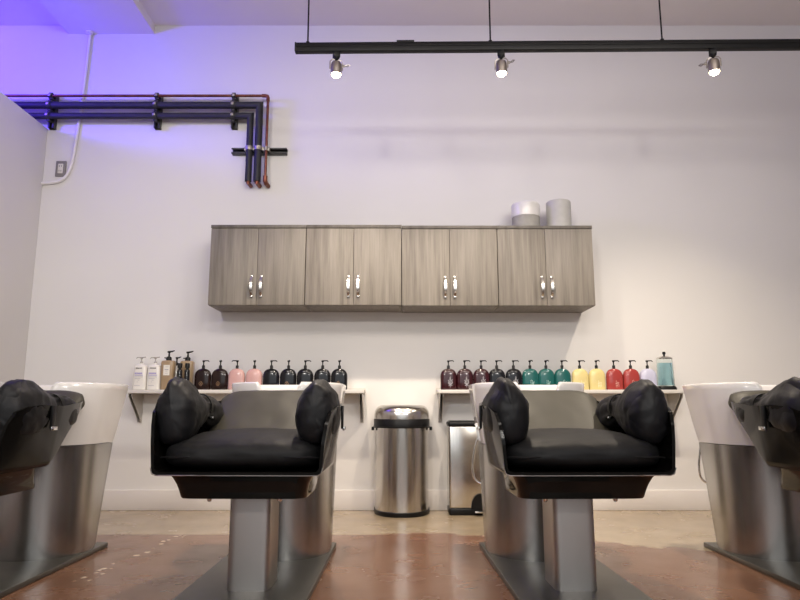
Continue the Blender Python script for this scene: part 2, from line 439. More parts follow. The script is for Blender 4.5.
def arch_body(w=.0525, d=.0275, h=.136):
    mb = MB(); rg = []
    for z, s_ in ((0, .90), (.003, .965), (.008, 1), (.05, 1.0), (.086, 1.0)): rg.append(sring(0, 0, z, w*s_, d*s_))
    for i in range(1, 10):
        a = PI/2*i/9; u = math.cos(a)**.72
        rg.append(sring(0, 0, .086+(h-.086)*math.sin(a), max(.011, w*u), max(.011, d*(.35+.65*u)), lerp(3.2, 2, i/9)))
    mb.rings(rg); return mb
def arc_(x, z, r, a0, a1, n=9):
    return [(x+r*math.cos(math.radians(lerp(a0, a1, i/n))), z+r*math.sin(math.radians(lerp(a0, a1, i/n)))) for i in range(n+1)]
EMB = {
 # strokes as polylines in body coordinates (x, z)
 'cross': [[(-.010+.006*math.cos(a*PI/4), .040+.006*math.sin(a*PI/4)) for a in range(9)], [(.002+.006*math.cos(a*PI/4), .040+.006*math.sin(a*PI/4)) for a in range(9)],
           [(-.004+.006*math.cos(a*PI/4), .0485+.006*math.sin(a*PI/4)) for a in range(9)], [(-.004+.006*math.cos(a*PI/4), .0315+.006*math.sin(a*PI/4)) for a in range(9)]],
 'tree': [arc_(.008, .050, .014, 200, 420), arc_(.008, .050, .007, 60, 330), [(.008, .016), (.009, .088)], arc_(-.004, .034, .010, 300, 470), arc_(.021, .034, .010, 70, 240),
          arc_(.0, .070, .008, 250, 420), arc_(.017, .070, .008, 120, 290), arc_(.009, .022, .012, 20, 160), arc_(.026, .056, .010, 100, 250), arc_(-.010, .052, .010, 290, 430)],
 'mono': [[(-.002, .020), (-.002, .062)], [(.008, .018), (.008, .056), (.003, .064)], [(.002, .040), (.020, .046)], [(-.008, .030), (.004, .026), (.016, .022)], [(.014, .034), (.014, .050), (.020, .054)]],
 'script': [[(.0, .016), (.002, .060)], [(.010, .016), (.009, .052)], [(.018, .020), (.017, .046)], [(-.004, .038), (.008, .044), (.020, .048)], [(-.002, .026), (.012, .030)]],
}
def emblem(kind, w=.0017):
    mb = MB()
    for pl in EMB[kind]: mb.ribbon(pl, w, -.0277)
    return mb
def oribe(key, mat, emb=None, emat=None, ang=0, w=.0017):
    r = bpy.data.objects.new('pump_bottle', None); C.objects.link(r); r.empty_display_size = .05
    arch_body().build('bottle_body', mat, r)
    mb = MB(); pump(mb, .132, 1, ang); mb.build('pump', 'black_plastic', r)
    if emb: emblem(emb, w).build('emblem', emat, r)
    return r
BY = 4.135
def X_at(px): return (px-398)/640*4.105
used = {}
def put(key, px, label, cat, group, y=BY, maker=None, rz=0):
    if key not in PROTO: PROTO[key] = maker()
    loc = (X_at(px)*y/BY, y, SZ)
    if not used.get(key):
        used[key] = 1; o = PROTO[key]; o.location = loc; tag(o, label, cat, group)
    else: o = dup(PROTO[key], loc, label, group)
    o.rotation_euler = (0, 0, rz)
    return o
def arch(key, mat, emb, emat, px, label, group, ang=0, w=.0017):
    k2 = key+str(ang)
    return put(k2, px, label, 'bottle', group, maker=lambda: oribe(key, mat, emb, emat, ang, w))
GL, GR = 'pump bottles on the left shelf', 'pump bottles on the right shelf'
A0, A1, A2 = 0.0, PI, -PI/2*.8
arch('brown', 'b_brown', 'cross', 'gold_print', 202.8, 'dark brown arched pump bottle nearest the tan bottle', GL, 0)
arch('brown', 'b_brown', 'cross', 'gold_print', 219.8, 'dark brown arched pump bottle next to the pink bottle', GL, A2)
arch('pink', 'b_pink', None, None, 236.6, 'pink arched pump bottle next to the dark brown bottle', GL, A1)
arch('pink', 'b_pink', None, None, 254.0, 'pink arched pump bottle next to the black bottles', GL, A2)
arch('black', 'b_black', None, None, 271.0, 'black arched pump bottle beside the pink bottle, first of five', GL, 0)
arch('black', 'b_black', 'cross', 'gold_print', 288.2, 'black arched pump bottle second from the pink bottles', GL, A2)
arch('black', 'b_black', None, None, 305.0, 'black arched pump bottle, middle of the five black ones on left shelf', GL, 0)
arch('black', 'b_black', None, None, 322.4, 'black arched pump bottle second from the left shelf end', GL, 0)
arch('black', 'b_black', None, None, 339.2, 'black arched pump bottle nearest the right end of the left shelf', GL, A2)
arch('burg', 'b_burg', 'tree', 'white_print', 448.6, 'burgundy pump bottle at the left end of right shelf', GR, 0, .0019)
arch('burg', 'b_burg', 'tree', 'white_print', 464.9, 'burgundy pump bottle second from the right shelf left end', GR, 0, .0019)
arch('burg', 'b_burg', None, None, 481.4, 'burgundy pump bottle next to the black bottle', GR, 0)
arch('black', 'b_black', None, None, 497.0, 'black pump bottle next to the burgundy bottle on right shelf', GR, 0)
arch('blackt', 'b_black', 'tree', 'white_print', 513.8, 'black pump bottle with white emblem next to the teal bottle', GR, 0, .0020)
arch('teal', 'b_teal', 'mono', 'teal_print', 530.4, 'teal pump bottle next to the black bottle', GR, A2)
arch('teal', 'b_teal', 'mono', 'teal_print', 546.4, 'teal pump bottle, middle of the three teal ones', GR, A2)
arch('teal', 'b_teal', 'mono', 'teal_print', 562.6, 'teal pump bottle next to the yellow bottle', GR, 0)
arch('yellow', 'b_yellow', 'script', 'cream_print', 580.2, 'yellow pump bottle next to the teal bottle', GR, 0)
arch('yellow', 'b_yellow', 'script', 'cream_print', 597.0, 'yellow pump bottle next to the red bottle', GR, A2)
arch('red', 'b_red', 'script', 'pale_red_print', 614.5, 'red pump bottle next to the yellow bottle', GR, 0)
arch('red', 'b_red', 'mono', 'pale_red_print', 631.3, 'red pump bottle next to the lavender bottle', GR, A0+.0001)
arch('lav', 'b_lav', None, None, 648.2, 'pale lavender pump bottle beside the blue disinfectant jar', GR, 0)

# white bottles with printed fronts
def white_bottle():
    r = bpy.data.objects.new('pump_bottle', None); C.objects.link(r)
    mb = MB(); mb.rings([sring(0, 0, z, w, d, 3.5) for z, w, d in ((0, .038, .022), (.003, .042, .026), (.01, .0435, .028), (.08, .043, .028), (.14, .041, .027), (.153, .038, .025), (.160, .028, .02), (.163, .013, .013), (.170, .012, .012))])
    mb.build('bottle_body', 'b_white', r)
    mb = MB(); pump(mb, .168, .95, A1, .026, .014); mb.tube([(.004, 0, .2065), (.026, 0, .210)], .0035, 8); mb.build('pump', 'clear', r)
    y = -.0283
    mb = MB(); x = -.022
    for w in (.005, .004, .005, .004, .005, .004, .005): mb.ribbon([(x, .138), (x+w, .138)], .0055, y); x += w+.0012
    mb.build('brand_print', 'dark_print', r)
    mb = MB(); x = -.027
    for w in (.006, .004, .006, .005, .006, .005, .007): mb.ribbon([(x, .105), (x+w, .105)], .009, y); x += w+.0014
    mb.ribbon([(-.027, .093), (.026, .093)], .004, y)
    mb.build('name_print', 'lavender_print', r)
    mb = MB()
    for z, a, b_ in ((.082, -.027, .026), (.072, -.025, .012), (.062, -.006, .006), (.05, -.010, -.004), (.028, -.027, .010)): mb.ribbon([(a, z), (b_, z)], .0028, y)
    mb.build('small_print', 'grey_label', r)
    return r
GW = 'white printed bottles at the left shelf end'
put('white', 140.2, 'white bottle with lavender print at the left shelf end', 'bottle', GW, 4.13, white_bottle)
put('white', 154.2, 'white bottle with lavender print next to the tan bottle', 'bottle', GW, 4.13)

def tan_bottle(label=True):
    r = bpy.data.objects.new('pump_bottle', None); C.objects.link(r)
    mb = MB(); mb.rings([sring(0, 0, z, w, d, 3.8) for z, w, d in ((0, .036, .024), (.003, .039, .028), (.01, .040, .03), (.12, .042, .031), (.170, .0435, .031), (.181, .042, .03), (.187, .036, .024), (.189, .016, .016))])
    mb.build('bottle_body', 'b_tan', r)
    mb = MB()
    mb.lathe([(.017, .187), (.017, .206), (.013, .212), (.006, .214), (.005, .236), (.010, .240), (.011, .248), (.004, .250)], n=20)
    mb.tube([(-.010, 0, .243), (.018, 0, .247), (.034, 0, .252)], [.006, .0055, .0035], 10)
    mb.tube([(-.012, 0, .204), (-.030, 0, .206)], [.005, .003], 8)
    mb.build('pump', 'black_plastic', r)
    if label:
        mb = MB(); mb.box(-.020, .020, -.0318, -.0308, .092, .158); lb = mb.build('paper_label', 'paper', r)
        mb = MB()
        for z, a, b_, w in ((.128, -.012, .012, .006), (.115, -.006, .006, .002), (.104, -.009, .009, .002), (.146, -.009, .009, .002)): mb.ribbon([(a, z), (b_, z)], w, -.0319)
        mb.build('print', 'grey_label', lb)
    return r
put('tan1', 167.6, 'tall tan pump bottle with square cream label', 'bottle', GL, 4.13, tan_bottle)
put('tan2', 186.6, 'tall tan pump bottle standing behind two small black bottles', 'bottle', GL, 4.17, lambda: tan_bottle(False))
def slim_clear():
    r = bpy.data.objects.new('pump_bottle', None); C.objects.link(r)
    mb = MB(); mb.lathe([(.015, 0), (.018, .003), (.018, .125), (.014, .142), (.0095, .150), (.0095, .166)], n=24); mb.build('bottle_body', 'clear', r)
    mb = MB(); mb.lathe([(.0105, .158), (.0105, .174), (.005, .178), (.004, .200), (.009, .204), (.009, .212), (.003, .214)], n=16)
    mb.tube([(-.008, 0, .207), (.012, 0, .210), (.026, 0, .214)], [.005, .0045, .003], 8); mb.build('pump', 'black_plastic', r)
    return r
put('slim', 175.8, 'slim clear bottle with black pump between the two tan bottles', 'bottle', GL, 4.165, slim_clear)
def slim_black():
    r = bpy.data.objects.new('slim_bottle', None); C.objects.link(r)
    mb = MB(); mb.lathe([(.014, 0), (.0165, .003), (.0165, .118), (.0145, .126), (.008, .129)], n=28); mb.build('bottle_body', 'b_black', r)
    mb = MB(); mb.lathe([(.008, .127), (.0095, .1275), (.0095, .137), (.0145, .139), (.0145, .165), (.0125, .168)], n=28); mb.build('cap', 'black_plastic', r)
    mb = MB(); mb.ribbon([(-.006, .060), (.006, .060)], .010, -.0166); mb.ribbon([(-.005, .045), (.005, .045)], .003, -.0166); mb.build('print', 'grey_label', r)
    return r
GS = 'small black bottles in front of the tan bottle'
put('sb', 179.2, 'small slim black bottle, left of the pair before the tan bottle', 'bottle', GS, 4.085, slim_black)
put('sb', 186.6, 'small slim black bottle, right of the pair before the tan bottle', 'bottle', GS, 4.085)

# disinfectant jar
jx = X_at(665.8); o = (jx, BY, SZ)
t = thing('disinfectant_jar', 'tall glass disinfectant jar of blue liquid at right shelf end', 'jar', o)
def sq(z, w): return sring(jx, BY, z+SZ, w, w*.8, 5, 32)
mb = MB(); mb.rings([sq(0, .056), sq(.004, .058), (sq(.016, .056)), sq(.024, .050)]); mb.build('jar_base', 'black_plastic', t, o)
mb = MB(); mb.rings([sq(.0245, .0490), sq(.15, .0450), sq(.198, .0425), sq(.198, .0395), sq(.15, .042), sq(.028, .0455)]); mb.build('jar_glass', 'glass', t, o)
mb = MB(); mb.rings([sq(.029, .0445), sq(.15, .0410), sq(.172, .0395)]); mb.build('liquid', 'liquid', t, o)
mb = MB(); mb.rings([sq(.1985, .044), sq(.203, .045), sq(.210, .038), sq(.216, .020), sq(.218, .008)]); mb.build('lid', 'nickel', t, o)
mb = MB(); mb.lathe([(.006, SZ+.217), (.006, SZ+.226), (.010, SZ+.230), (.010, SZ+.242), (.007, SZ+.245)], jx, BY, 20); mb.build('knob', 'black_plastic', t, o)

# ------------------------------------------------------------------ bins
def dplan(cx, yb, yf, hw, n=40, ex=2.3):      # D shape: flat back, bowed front
    pts = [(cx+hw, yb)]
    ys = yf+(yb-yf)*.88
    for i in range(n+1):
        a = PI*i/n; c, s_ = math.cos(a), math.sin(a)
        pts.append((cx+hw*math.copysign(abs(c)**(2/ex), c), ys-(ys-yf)*abs(s_)**(2/ex)))
    pts.append((cx-hw, yb)); return pts
def dr(z, hw, yf, yb=4.225, cx=.024): return [(x, y, z) for x, y in dplan(cx, yb, yf, hw)]
o = (.024, 4.1, 0)
t = thing('waste_bin', 'stainless steel rounded waste bin with domed lid between the shelves', 'bin', o)
mb = MB(); mb.rings([dr(0, .170, 3.965), dr(.003, .174, 3.961), dr(.024, .174, 3.961), dr(.028, .170, 3.965)]); mb.build('base_ring', 'black_plastic', t, o)
mb = MB(); mb.rings([dr(.026, .168, 3.968), dr(.10, .168, 3.968), dr(.30, .168, 3.968), dr(.53, .168, 3.968)]); mb.build('bin_body', 'steel_bin', t, o)
mb = MB(); mb.rings([dr(.522, .181, 3.957), dr(.525, .183, 3.955), dr(.529, .183, 3.955), dr(.531, .179, 3.958), dr(.573, .179, 3.958), dr(.576, .177, 3.960)]); mb.build('lid_band', 'black_plastic', t, o)
mb = MB()
rg = [dr(.575, .176, 3.962)]
for i in range(0, 9):
    a = PI/2*i/8; k = .062
    rg.append(dr(.600+k*math.sin(a), .176-k*.85*(1-math.cos(a)), 3.962+k*(1-math.cos(a)), 4.225-k*.4*(1-math.cos(a))))
mb.rings(rg); mb.build('lid', 'steel_bin', t, o)
for sx in (-1, 1):
    mb = MB(); mb.box(.024+sx*.184-.008, .024+sx*.184+.008, 4.13, 4.18, .505, .527, .003); mb.build('lid_hinge', 'black_plastic', t, o)

o = (.435, 4.12, 0); bx0, bx1, by0, by1 = .312, .560, 4.045, 4.22
t = thing('step_bin', 'slim rectangular steel step bin with black lid frame behind the chair', 'bin', o)
mb = MB(); mb.box(bx0, bx1, by0, by1, 0, .042, .010, 3); mb.build('base', 'black_plastic', t, o)
mb = MB(); mb.box(bx0+.002, bx1-.002, by0+.003, by1-.003, .040, .535, .012, 3); mb.build('bin_body', 'steel_bin', t, o)
mb = MB(); mb.box(bx0-.0, bx1+.0, by0-.001, by1+.001, .530, .560, .010, 3); mb.build('lid_frame', 'black_plastic', t, o)
mb = MB(); mb.box(bx0+.012, bx1-.012, by0+.012, by1-.012, .556, .565, .004, 2); mb.build('lid', 'black_plastic', t, o)
mb = MB()   # black half-round pedal housing on the front
n = 16; arcp = [(.500+.055*math.cos(PI*i/n), .042+.085*math.sin(PI*i/n)) for i in range(n+1)]
mb.rings([[(x, y, z) for x, z in arcp] for y in (by0+.002, by0-.006)]); mb.build('pedal_housing', 'black_plastic', t, o)
mb = MB(); mb.box(.462, .538, by0-.045, by0+.003, .020, .030, .004, 2); mb.build('pedal', 'nickel', t, o)

# ------------------------------------------------------------------ pipes on the wall
PY = 4.184
def pipe(name, path, r, mat, label, cat, group=None, n=16):
    o = path[0]; mb = MB(); mb.tube(path, r, n); ob = mb.build(name, mat, None, o); tag(ob, label, cat, group); return ob
g = 'pipes running along the upper wall'
def insulated(z, x, r, sr, label):
    o = (x, PY, z); t = thing('insulated_pipe', label, 'pipe', o, g)
    mb = MB(); mb.tube([(-3.7, PY, z), (-2.5, PY, z), (x, PY, z), (x, PY, 2.50), (x, PY, 2.172)], r, 20); mb.build('insulation', 'insul', t, o)
    mb = MB(); mb.tube([(x, PY, 2.185), (x, PY, 2.164), (x+.006, D-.012, 2.160)], sr, 12); mb.build('copper_stub', 'copper', t, o)
insulated(2.728, -.965, .0250, .015, 'black insulated pipe, upper of the two, turning down at the outer bend')
insulated(2.649, -1.026, .0225, .013, 'black insulated pipe, lower of the two, turning down at the inner bend')
o = (-.912, PY, 2.81)
t = thing('copper_pipe', 'thin bare copper pipe above the black pipes, turning down at right', 'pipe', o, g)
mb = MB(); mb.tube([(-3.7, PY, 2.799), (-2.5, PY, 2.799), (-.928, PY, 2.799), (-.914, PY, 2.795), (-.909, PY, 2.782), (-.909, PY, 2.5), (-.909, PY, 2.175)], .0095, 14); mb.build('pipe_run', 'copper', t, o)
mb = MB(); mb.tube([(-.909, PY, 2.21), (-.909, PY, 2.178), (-.905, PY+.012, 2.163), (-.900, D-.012, 2.161)], .0155, 14); mb.build('elbow_fitting', 'copper', t, o)
mb = MB(); mb.tube([(-.95, PY, 2.799), (-.928, PY, 2.799), (-.914, PY, 2.795), (-.909, PY, 2.782), (-.909, PY, 2.759)], .0125, 14); mb.build('elbow_fitting', 'copper', t, o)

def bracket_v(x, label):
    o = (x, D, 2.70); t = thing('pipe_bracket', label, 'bracket', o, 'strut brackets holding the pipes')
    w = .020
    mb = MB(); mb.box(x-w, x+w, D-.004, D-.001, 2.578, 2.828); mb.box(x-w, x-w+.003, D-.042, D-.003, 2.578, 2.828); mb.box(x+w-.003, x+w, D-.042, D-.003, 2.578, 2.828)
    mb.box(x-w, x-w+.010, D-.043, D-.040, 2.578, 2.828); mb.box(x+w-.010, x+w, D-.043, D-.040, 2.578, 2.828); mb.build('strut_channel', 'strut', t, o)
    for z, r in ((2.799, .0115), (2.728, .0270), (2.649, .0245)):
        mb = MB(); rg = []
        for yy in (x-.014, x+.014): rg.append([(yy, PY-(r+.003)*math.sin(PI*i/14), z+(r+.003)*math.cos(PI*i/14)) for i in range(15)]+[(yy, PY-(r)*math.sin(PI*i/14), z+(r)*math.cos(PI*i/14)) for i in range(14, -1, -1)])
        mb.rings(rg)
        mb.box(x-.012, x+.012, PY-r*.2, D-.04, z+r, z+r+.012, .001); mb.box(x-.012, x+.012, PY-r*.2, D-.04, z-r-.012, z-r, .001)
        c = mb.build('clamp', 'strut' if r > .02 else 'strut', t, o)
        mb = MB(); mb.box(x-.009, x+.009, PY-r-.010, PY-r-.001, z-.009, z+.009, .002); mb.build('bolt', 'clampm', c, o)
bracket_v(-2.432, 'vertical strut bracket on the pipes next to the left partition wall')
bracket_v(-1.690, 'vertical strut bracket at the middle of the horizontal pipes')
bracket_v(-1.150, 'vertical strut bracket on the pipes just before the bend')
o = (-.965, D, 2.40); t = thing('pipe_bracket', 'horizontal strut bracket across the three downward pipes', 'bracket', o, 'strut brackets holding the pipes')
mb = MB(); z = 2.408; w = .020
mb.box(-1.158, -.775, D-.004, D-.001, z-w, z+w); mb.box(-1.158, -.775, D-.042, D-.003, z-w, z-w+.003); mb.box(-1.158, -.775, D-.042, D-.003, z+w-.003, z+w)
mb.box(-1.158, -.775, D-.043, D-.040, z-w, z-w+.010); mb.box(-1.158, -.775, D-.043, D-.040, z+w-.010, z+w); mb.build('strut_channel', 'strut', t, o)
for x, r in ((-1.026, .0245), (-.965, .0270), (-.909, .0115)):
    mb = MB(); rg = []
    for zz in (z-.014, z+.014): rg.append([(x+(r+.003)*math.cos(PI*i/14), PY-(r+.003)*math.sin(PI*i/14), zz) for i in range(15)]+[(x+r*math.cos(PI*i/14), PY-r*math.sin(PI*i/14), zz) for i in range(14, -1, -1)])
    mb.rings(rg); mb.box(x+r, x+r+.01, PY-r*.2, D-.04, z-.012, z+.012, .001); mb.box(x-r-.01, x-r, PY-r*.2, D-.04, z-.012, z+.012, .001)
    c = mb.build('clamp', 'clampm', t, o)
    mb = MB(); mb.box(x-.008, x+.008, PY-r-.010, PY-r-.001, z-.008, z+.008, .002); mb.build('bolt', 'clampm', c, o)

# conduit and outlet
cp = [(-2.225, D-.014, 3.318), (-2.232, D-.014, 3.05), (-2.246, D-.014, 2.72), (-2.263, D-.014, 2.45), (-2.275, D-.014, 2.33), (-2.295, D-.014, 2.255), (-2.335, D-.014, 2.205), (-2.39, D-.014, 2.186), (-2.472, D-.014, 2.180)]
o = cp[0]; t = thing('wall_conduit', 'thin white conduit dropping from the soffit and curving left to the partition', 'conduit', o)
mb = MB(); mb.tube(cp, .0105, 12, True); mb.build('conduit_tube', 'conduit', t, o)
mb = MB(); mb.lathe([(.026, 3.318), (.026, 3.305), (.014, 3.300)], cp[0][0], D-.028, 16); mb.build('flange', 'conduit', t, o)
o = (-2.352, D, 2.289); t = thing('electrical_outlet', 'grey plated outlet with cream receptacle beside the partition wall', 'outlet', o)
mb = MB(); mb.box(-2.388, -2.316, D-.012, D-.001, 2.232, 2.346, .004); mb.build('cover_plate', 'outlet_grey', t, o)
mb = MB(); mb.box(-2.370, -2.334, D-.016, D-.011, 2.254, 2.324, .003); rc = mb.build('receptacle', 'outlet_white', t, o)
for zz in (2.272, 2.306):
    for dx in (-.007, .007):
        mb = MB(); mb.box(-2.352+dx-.0015, -2.352+dx+.0015, D-.0168, D-.0155, zz-.005, zz+.005); mb.build('slot', 'black_plastic', rc, o)

# ------------------------------------------------------------------ suspended light track
TA = Vector((-.552, 3.20, 2.572)); TB = Vector((3.3, 3.150, 2.572))
tdir = (TB-TA).normalized(); yaw = math.atan2(tdir.y, tdir.x)
def TP(x): return TA + tdir*((x-TA.x)/tdir.x)
root = thing('light_track', 'long black light track hung on thin rods above the chairs', 'light track', TA)
root.rotation_euler = (0, 0, yaw); Lt = (TB-TA).length
mb = MB(); mb.box(0, Lt, -.018, .018, -.028, .022, .002); mb.box(0, Lt, -.022, .022, -.003, .003, .001); mb.build('rail', 'track', root)
mb = MB(); mb.box(.545, .640, -.020, .020, .020, .031, .002); mb.build('feed_box', 'track', root)
mb = MB(); mb.box(-.006, .002, -.020, .020, -.027, .024, .002); mb.build('end_cap', 'black_plastic', root)
for x in (-.490, .500, 1.425):
    p = x-TA.x
    mb = MB(); mb.tube([(p, 0, .02), (p, 0, CZ-TA.z)], .0045, 8); mb.lathe([(.03, CZ-TA.z-.02), (.034, CZ-TA.z)], p, 0, 20); mb.lathe([(.010, .018), (.010, .034), (.006, .038)], p, 0, 12); mb.build('hanging_rod', 'track', root)

def spot_head():
    r = bpy.data.objects.new('spotlight', None); C.objects.link(r)
    mb = MB(); mb.box(-.016, .016, -.014, .014, -.026, 0, .003); mb.lathe([(.013, -.026), (.010, -.036), (.005, -.040)], n=16); mb.build('track_adapter', 'track', r)
    mb = MB()
    for sx in (-1, 1): mb.tube([(0, 0, -.036), (sx*.020, 0, -.038), (sx*.0285, 0, -.050), (sx*.0290, 0, -.085)], .0030, 8)
    mb.build('yoke', 'lamp_metal', r)
    mb = MB(); mb.lathe([(.008, -.048), (.020, -.052), (.0245, -.062), (.0255, -.082), (.0255, -.110), (.0235, -.110), (.0225, -.082), (.016, -.062)], n=28, cap1=True); mb.build('housing', 'lamp_metal', r)
    mb = MB(); mb.lathe([(.012, -.072), (.018, -.090), (.0205, -.106), (.0185, -.116), (.011, -.122), (.003, -.124)], n=24); mb.build('bulb', 'bulb', r)
    mb = MB(); mb.rings([[(.029+dx, .006*math.cos(a*PI/4), -.062+.006*math.sin(a*PI/4)) for a in range(8)] for dx in (0, .010)]); mb.tube([(.038, 0, -.062), (.052, -.006, -.056), (.060, -.01, -.060), (.052, -.006, -.066), (.038, 0, -.062)], .002, 6); mb.build('wing_screw', 'lamp_metal', r)
    return r
proto = spot_head()
GS2 = 'spotlights clipped on the black track'
SPX = (-.333, .556, 1.690)
for i, (x, lab, rz) in enumerate(zip(SPX, ('lit spotlight under the left end of the black track', 'lit spotlight in the middle of the track above the cabinets', 'lit spotlight under the right part of the track'), (.3, -.3, PI-.4))):
    p = TP(x); p.z = TA.z-.028
    if i == 0: s_ = proto; s_.location = p; tag(s_, lab, 'spotlight', GS2)
    else: s_ = dup(proto, p, lab, GS2)
    s_.rotation_euler = (0, 0, rz); s_.scale = (1.18, 1.18, 1.18)

# ------------------------------------------------------------------ shampoo chairs (backwash units)
OY = 2.62
ORG = (0, OY, 0)
def fold(p, sx, sy, sz, amp):
    q = Vector((p[0]*sx, p[1]*sy, p[2]*sz))
    n1 = noise.noise(q); n2 = noise.noise(q*2.1+Vector((5, 3, 1)))
    r1 = (1-abs(n1)*2)**3 if abs(n1) < .5 else 0
    return amp*(n1*.6+n2*.35) - amp*.9*max(0, r1)*.5

def ped_ring(z, hw, yf, ys, yb, n=48, rb=.03):
    # D plan: half-ellipse to the front, straight sides, flat back
    pts = []
    for i in range(n+1):
        a = PI*i/n
        pts.append((hw*math.cos(a), ys-(ys-yf)*math.sin(a), z))
    k = 6
    for i in range(1, k+1):
        a = PI/2*i/k
        pts.append((-hw+rb*(1-math.cos(a)), yb-rb+rb*math.sin(a), z))
    for i in range(0, k):
        a = PI/2*i/k
        pts.append((hw-rb*(math.sin(PI/2-a)*0+1)+rb*math.sin(a), yb-rb+rb*math.cos(a), z))
    return pts

def make_chair():
    root = bpy.data.objects.new('shampoo_chair', None); C.objects.link(root)
    def B(mb, name, mat, par=root, **k): return mb.build(name, mat, par, ORG, **k)
    mb = MB(); mb.box(-.222, .222, 2.02, 3.165, 0, .022, .003, 2); B(mb, 'base_plate', 'plate')
    # column with rounded corners
    mb = MB(); mb.rings([[(x, y, z) for x, y, _ in sring(0, 2.440, 0, .075, .094, 7, 48)] for z in (.022, .347)]); col = B(mb, 'column', 'column')
    # stainless pedestal
    mb = MB()
    def P(z, t): return ped_ring(z, lerp(.215, .222, t), lerp(2.775, 2.765, t), lerp(2.99, 3.02, t), lerp(3.062, 3.16, t))
    mb.rings([P(lerp(.022, .483, i/8), i/8) for i in range(9)]); B(mb, 'pedestal', 'steel')
    mb = MB(); mb.rings([[(x, y, z) for x, y, _ in ((-.205, yb, 0), (.205, yb, 0), (.205, yb+.008, 0), (-.205, yb+.008, 0))] for z, yb in ((.03, 3.061), (.475, 3.157))]); B(mb, 'rear_panel', 'steel')
    # ceramic basin: outer wall, rolled rim with a neck recess, inner bowl
    def rim_z(p, z, w):   # neck recess at the front centre
        x, y = p[0], p[1]
        if y > 2.98: return z
        return z - w*(1-sstep(.052, .092, abs(x)))
    mb = MB(); rg = []
    for i in range(0, 13):
        t = i/12; e = t**.9
        hw, yf, ys, yb = lerp(.221, .257, e), lerp(2.765, 2.790, e), lerp(3.02, 3.02, e), lerp(3.16, 3.215, e)
        ring = ped_ring(lerp(.486, .751, t), hw, yf, ys, yb, rb=.03)
        rg.append([(p[0], p[1], p[2] if t < .45 else rim_z(p, p[2], .125*(t-.45)/.55)) for p in ring])
    for din, dz, dip in ((.004, .006, .125), (.010, .008, .125), (.018, .006, .125), (.022, -.006, .118), (.030, -.05, .08), (.045, -.11, .02), (.08, -.16, 0), (.12, -.185, 0)):
        ring = ped_ring(.751+dz, .257-din, 2.790+din, 3.02, 3.215-din, rb=.03)
        rg.append([(p[0], p[1], rim_z(p, p[2], dip)) for p in ring])
    mb.rings(rg, cap0=True, cap1=True); B(mb, 'basin', 'ceramic', sharp=60)
    # chrome hose loop behind the basin
    mb = MB(); mb.tube([(-.17, 3.20, .53), (-.215, 3.21, .49), (-.235, 3.21, .41), (-.240, 3.21, .345), (-.230, 3.21, .305), (-.20, 3.20, .285), (-.15, 3.19, .29)], .0055, 10, True); B(mb, 'spray_hose', 'chrome')

    # glossy seat shell (open tub, arms flaring up, tail sweeping up under the headrest)
    #      y     floor z  hw floor  top z  hw top
    tab = [(2.085, .426, .270, .535, .278), (2.10, .426, .271, .590, .285), (2.13, .426, .272, .632, .294), (2.18, .426, .273, .650, .304), (2.28, .426, .273, .658, .310),
           (2.38, .426, .272, .654, .308), (2.43, .426, .271, .655, .304), (2.47, .452, .270, .656, .298), (2.56, .527, .266, .664, .285), (2.66, .590, .254, .668, .264), (2.72, .622, .240, .674, .246), (2.765, .642, .225, .678, .228)]
    tab = [(y + lerp(.062, .022, (y-2.085)/.68), zf+.003, wf*1.038, zt, wt*1.03) for y, zf, wf, zt, wt in tab]
    def profile(y, inset=0):
        zf, wf, zt, wt = interp(tab, y)
        pts = []
        hgt = zt-zf; rr = min(.022, hgt*.45)
        # left top -> left bottom corner -> right
        for k in range(7):
            t = k/6; 
            pts.append((-lerp(wt, wf, t), zt + (zf+rr-zt)*t))
        for k in range(1, 6):
            a = PI/2*k/5; pts.append((-wf+rr*(1-math.cos(a)), zf+rr-rr*math.sin(a)))
        for k in range(1, 12): pts.append((lerp(-wf+rr, wf-rr, k/12), zf))
        right = [(-x, z) for x, z in reversed(pts[:12])]
        return pts+right
    ys = []
    for a, b_ in zip(tab[:-1], tab[1:]):
        for j in range(3): ys.append(lerp(a[0], b_[0], j/3))
    ys.append(tab[-1][0])
    outer = [[(x, y, z) for x, z in profile(y)] for y in ys]
    def inner(pr, y):
        out = []
        zf = interp(tab, y)[0]
        n = len(pr)
        for i, (x, y_, z) in enumerate(pr):
            w = .011
            if i < 12: out.append((x+w, y_, max(z, z) + (w*(i/11) if i > 6 else 0)))
            elif i >= n-12: out.append((x-w, y_, z + (w*((n-1-i)/11) if (n-1-i) > 6 else 0)))
            else: out.append((x*.97, y_, z+w))
        return out
    mb = MB(); bm = mb.bm
    O = [[bm.verts.new(p) for p in r] for r in outer]; I = [[bm.verts.new(p) for p in inner(r, y)] for r, y in zip(outer, ys)]
    n = len(outer[0])
    for G in (O, I):
        for a, b_ in zip(G[:-1], G[1:]):
            for i in range(n-1): bm.faces.new((a[i], a[i+1], b_[i+1], b_[i]))
    for a, b_, c, d in zip(O[:-1], O[1:], I[:-1], I[1:]):
        bm.faces.new((a[0], b_[0], d[0], c[0])); bm.faces.new((a[-1], c[-1], d[-1], b_[-1]))
    for k in (0, -1):
        for i in range(n-1): bm.faces.new((O[k][i], O[k][i+1], I[k][i+1], I[k][i]))
    B(mb, 'seat_shell', 'black_gloss')
    # lower tray under the shell
    def tray(z, hw, y0, y1): 
        return [(x, y, z) for x, y, _ in sring(0, (y0+y1)/2, 0, hw, (y1-y0)/2, 9, 48)]
    mb = MB(); mb.rings([tray(.427, .244, 2.18, 2.48), tray(.415, .236, 2.19, 2.49), tray(.394, .226, 2.20, 2.51), tray(.372, .220, 2.21, 2.525), tray(.352, .217, 2.22, 2.535), tray(.346, .214, 2.225, 2.53)]); tr = B(mb, 'under_tray', 'tray_gloss')
